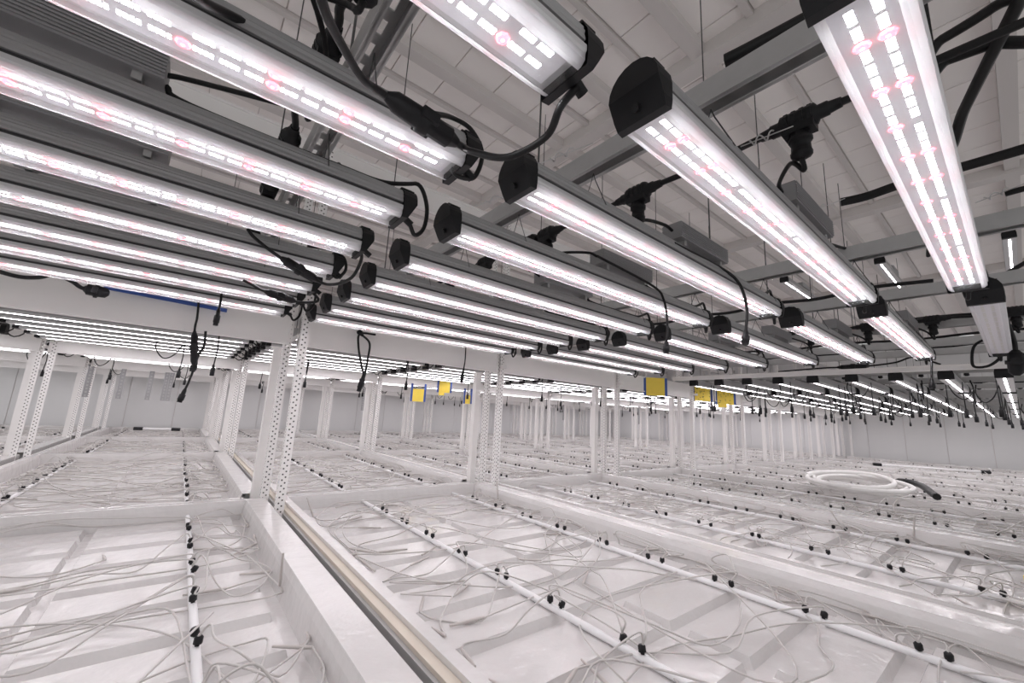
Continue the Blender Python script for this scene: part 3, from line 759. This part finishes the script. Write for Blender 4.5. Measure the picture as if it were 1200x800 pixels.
def clip(u, v, z, label):
    """S-shaped twist of bright wire"""
    p = PZ(u, v, z); d = (PZ(u + 18, v - 7, z) - p)
    t = thing('wire_clip', label, 'wire clip', p, 'bright wire clips')
    sp = []
    n = Vector((0, 0, 1)).cross(d).normalized() * 0.008
    for i in range(25):
        s = i / 24
        sp.append(d * (s * 1.6 - 0.4) + n * math.sin(s * 4 * math.pi) + Vector((0, 0, 0.006 * math.cos(s * 4 * math.pi))))
    link('twisted_wire', MB().tube(sp, 0.0014, 5).mesh('twisted_wire', M_WIRE), t)
    link('straight_wire', MB().tube([d * -1.0, d * -0.2, d * 2.4], 0.0011, 5).mesh('straight_wire', M_WIRE), t)
clip(838, 104, .60, 'bright twisted wire clip on the strut beside the thick cord')
clip(885, 165, .52, 'bright twisted wire clip under the trunk cable beside the big tee')
clip(945, 250, .64, 'bright twisted wire clip beside the ribbed cord end')
clip(1160, 231, .62, 'bright twisted wire clip past the long two-row lens')
clip(575, 235, .55, 'bright twisted wire clip on the strut end near the crossbar')
clip(650, 185, .58, 'bright twisted wire clip between strut and second cap')
# blue strip on the lower crossbar
p0, p1 = PY(122, 336, 2.292), PY(266, 364, 2.292)
o = link('blue_strip', MB().obox(Vector((0, 0, 0)), ((p1 - p0).normalized(), Vector((0, 1, 0)), Vector((0, 0, 1))), (p1 - p0).length, 0.01, 0.016).mesh('blue_strip', M_BLUE), None, (p0 + p1) / 2)
tag(o, 'thin blue strip taped along the white lower crossbar', 'tape')

# ================================================================== many small plugs hanging under the far light rows
hp = MB().tube([(0, 0, 0), (0.006, 0.002, -0.10), (0, 0, -0.20)], 0.004, 5).mesh('cord', M_CABLE)
he = MB().tube([(0, 0, -0.195), (0, 0, -0.215), (0, 0, -0.216), (0, 0, -0.262), (0, 0, -0.264)], [0.006, 0.008, 0.0125, 0.0125, 0.009], 8).mesh('plug', M_BLACK)
hl = MB().tube(spline([(0, 0, 0), (0.05, 0.01, -0.10), (0.11, 0.02, -0.13), (0.16, 0.02, -0.06), (0.15, 0.02, 0.01)], 5), 0.0045, 5).mesh('cord_loop', M_CABLE)
def plug_group(spots, where, group):
    spots.sort(key=lambda p: -p[1])
    for i, p in enumerate(spots):
        t = thing('dangling_plug', 'black plug dangling %s, %s from the back wall' % (where, ORD[i + 1]), 'plug', p, group)
        link('cord', hp, t); link('plug', he, t)
        if rnd.random() < 0.6: link('cord_loop', hl, t, (0, 0, 0), rnd.uniform(0, 6))
for b, x0 in ((5, 4.1), (6, 5.4), (7, 6.7), (8, 8.0)):
    sp = []
    for k in range(-2, 8):
        for j in range(2 if b in (5, 6) else 1):
            sp.append((BAR_X[b] + rnd.uniform(0.1, 1.1), bar_y(b, k) + rnd.choice((-1, 1)) * 0.037, ZL + 0.03))
    plug_group(sp, 'over the %s bench before the crossbar' % BN[b], 'plugs hanging over the %s bench' % BN[b])
for b, x0 in FX.items():
    for q, ya in enumerate((2.70, 4.95, 6.85)):
        sp = [(x0 + rnd.uniform(0.05, 1.1), ya + rnd.randrange(0, 6) * 0.2464 - 0.037, ZL + 0.03) for j in range(3 if b > 2 else 2)]
        plug_group(sp, 'over the %s bench past the %s crossbar' % (BN[b], ORD[q + 1]), 'plugs hanging past the %s crossbar over the %s bench' % (ORD[q + 1], BN[b]))
# long steel edge rail in front of the distant light rows
xr = 3.86
o = thing('edge_rail', 'long pale steel edge rail before the distant light rows', 'rail', (xr, -1.2, 0.440))
link('rail_web', MB().box(0, 0.03, 0, 3.4, 0, 0.036).mesh('rail_web', M_WHITE), o)
link('rail_lip', MB().box(-0.012, 0.0, 0, 3.4, 0.030, 0.036).mesh('rail_lip', M_WHITE), o)
cord('power_cable', 'black cord with connectors lying on the pale edge rail', [Vector((3.875, 1.25, .483)), Vector((3.875, 0.95, .495)), Vector((3.875, 0.85, .495)), Vector((3.875, 0.66, .495)), Vector((3.875, 0.52, .51)), Vector((3.875, 0.42, .54)), Vector((3.875, 0.30, .481))], 0.006, mid=(2, 3))
for i, (x, ya, ye) in enumerate(((3.33, -0.3, 2.0), (3.70, -0.2, 1.6), (2.79, 0.0, 1.9), (2.08, 0.15, 1.4))):
    cord('power_cable', 'black cable lying along a strut beyond the second bench, %s of four' % ORD[i + 1], [Vector((x, ya + (ye - ya) * j / 7, ZS + 0.048 + 0.012 * (j % 2))) for j in range(8)], 0.0075)

# ================================================================== perforated straps hanging far behind
stp = MB().box(-0.022, 0.022, -0.002, 0.002, -0.34, 0)
SM = stp.mesh('strap_plate', mat('strap_grey_steel', (0.34, 0.34, 0.35), 0.5, 0.2))
HM = MB()
for k in range(9): HM.box(-0.008, 0.008, -0.0035, -0.002, -0.33 + k * 0.037, -0.312 + k * 0.037)
HM = HM.mesh('strap_slots', mat('strap_slot_light', (0.45, 0.45, 0.45), 0.6))
for i, (u, y) in enumerate(((83, 5.6), (140, 6.3), (175, 6.3), (191, 5.6), (200, 6.4), (430, 6.4), (647, 6.4), (664, 6.4), (758, 4.4), (768, 4.4))):
    p = PY(u, 448, y)
    t = thing('hanging_strap', 'grey slotted steel strap hanging under the far lights, %s from the outer bench' % ORD[i + 1], 'strap', (p.x, 6.477 if y > 5 else 4.577, 0.312), 'slotted hanging straps')
    link('strap_plate', SM, t); link('strap_slots', HM, t)

# ================================================================== yellow sticky cards
def card(u, v, y, wd, ht, label, folded=False, specks=10, rz=-0.45):
    p = PY(u, v, y)
    t = thing('sticky_card', label, 'sticky card', (p.x, y, p.z), 'yellow sticky cards', rz)
    link('card', MB().box(-wd / 2, wd / 2, -0.001, 0.001, -ht / 2, ht / 2).mesh('card', M_YEL), t)
    for s in (-1, 1):
        link('blue_tape', MB().box(s * wd / 2 - 0.012, s * wd / 2 + 0.012, -0.0025, 0.0022, -ht / 2, max(ht / 2, 0.33 - p.z)).mesh('blue_tape', M_BLUE), t)
    if folded: link('folded_flap', MB().box(-wd * .42, 0.0, -0.03, -0.004, -ht / 2 - 0.035, -ht / 2 + 0.015).mesh('folded_flap', M_YEL), t)
    if specks:
        mb = MB()
        for _ in range(specks):
            a, c = rnd.uniform(-.42, .42) * wd, rnd.uniform(-.42, .42) * ht
            mb.box(a - .004, a + .004, -0.002, -0.001, c - .004, c + .004)
        link('specks', mb.mesh('specks', M_SPECK), t)['kind'] = 'stuff'
card(768, 453, 2.235, 0.205, 0.175, 'clean yellow sticky card taped on the lower crossbar, largest of the cards', False, 0, -0.72)
card(823, 461, 2.235, 0.20, 0.165, 'speckled yellow sticky card on the crossbar, beside the flapped card', False, 24, -0.72)
card(850, 466, 2.235, 0.22, 0.16, 'speckled yellow sticky card with a flap folded at its foot', True, 24, -0.72)
card(490, 463, 4.54, 0.155, 0.15, 'yellow sticky card on the far crossbar, beside the tall double card', False, 0)
card(521, 453, 4.54, 0.16, 0.15, 'yellow sticky card on the far crossbar with a folded flap', True, 0)
card(548, 468, 4.562, 0.09, 0.11, 'narrow yellow sticky card on the far crossbar near the second upright', False, 0)
p = PZ(1213, 700, -0.48)
t = thing('sticky_card', 'yellow sticky card stuck upright in the tray beside the third-bench rail', 'sticky card', (p.x, p.y, -0.505), None, 0.6)
link('card', MB().box(-0.03, 0.03, -0.001, 0.001, 0.02, 0.08).mesh('card', M_YEL), t)
link('stake', MB().box(-0.004, 0.004, -0.002, 0.002, -0.02, 0.05).mesh('stake', M_WHITE), t)

# ================================================================== hose coil, loose header pipes
c0 = PZ(1022, 570, -0.44)
ex = (PZ(1090, 572, -0.44) - c0); ex.z = 0
ax = ex.normalized(); ay = Vector((-ax.y, ax.x, 0))
t = thing('hose_coil', 'loosely coiled white hose with a black end lying on the far trays', 'hose', c0)
pts = []
for i in range(96):
    a = i / 95 * 2 * math.pi * 4.3 + 0.4
    ra = 0.92 + 0.12 * math.sin(i * 0.35)
    pts.append(ax * (ex.length * 0.78 * ra * math.cos(a) - 0.15) + ay * ((0.34 - 0.05 * math.cos(a * 0.5)) * ra * math.sin(a) + 0.12 * math.cos(a)) + Vector((0, 0, 0.02 * math.sin(i * 0.3) + 0.0007 * i)))
link('hose', MB().tube(pts, 0.017, 8).mesh('hose', M_HOSE), t)
q1 = PZ(1098, 582, -0.44) - c0; q0 = PZ(1040, 562, -0.40) - c0
qm = PZ(1075, 567, -0.40) - c0
link('black_end', MB().tube(spline([q0, qm, q1], 8), [0.012] * 3 + [0.026] * 14, 8).mesh('black_end', M_CABLE), t)['label'] = 'black hose end'
def stick(a, c, label):
    a, c = Vector(a), Vector(c)
    t = thing('header_pipe', label, 'pipe', a)
    link('pipe', MB().tube([Vector((0, 0, 0)), c - a], 0.013, 8).mesh('pipe', M_PIPE), t)
    d = (c - a).normalized()
    for p in (Vector((0, 0, 0)), c - a):
        link('pipe_cap', MB().tube([p - d * 0.05, p + d * 0.05], 0.023, 8).mesh('pipe_cap', M_BLACK), t)
stick(PZ(1028, 544, -0.44), PZ(1155, 553, -0.44), 'white header pipe with black caps lying along the far edge of the trays')
stick(PZ(162, 502, -0.44), PZ(206, 503, -0.44), 'short white header pipe with black caps at the far end of the first bench')
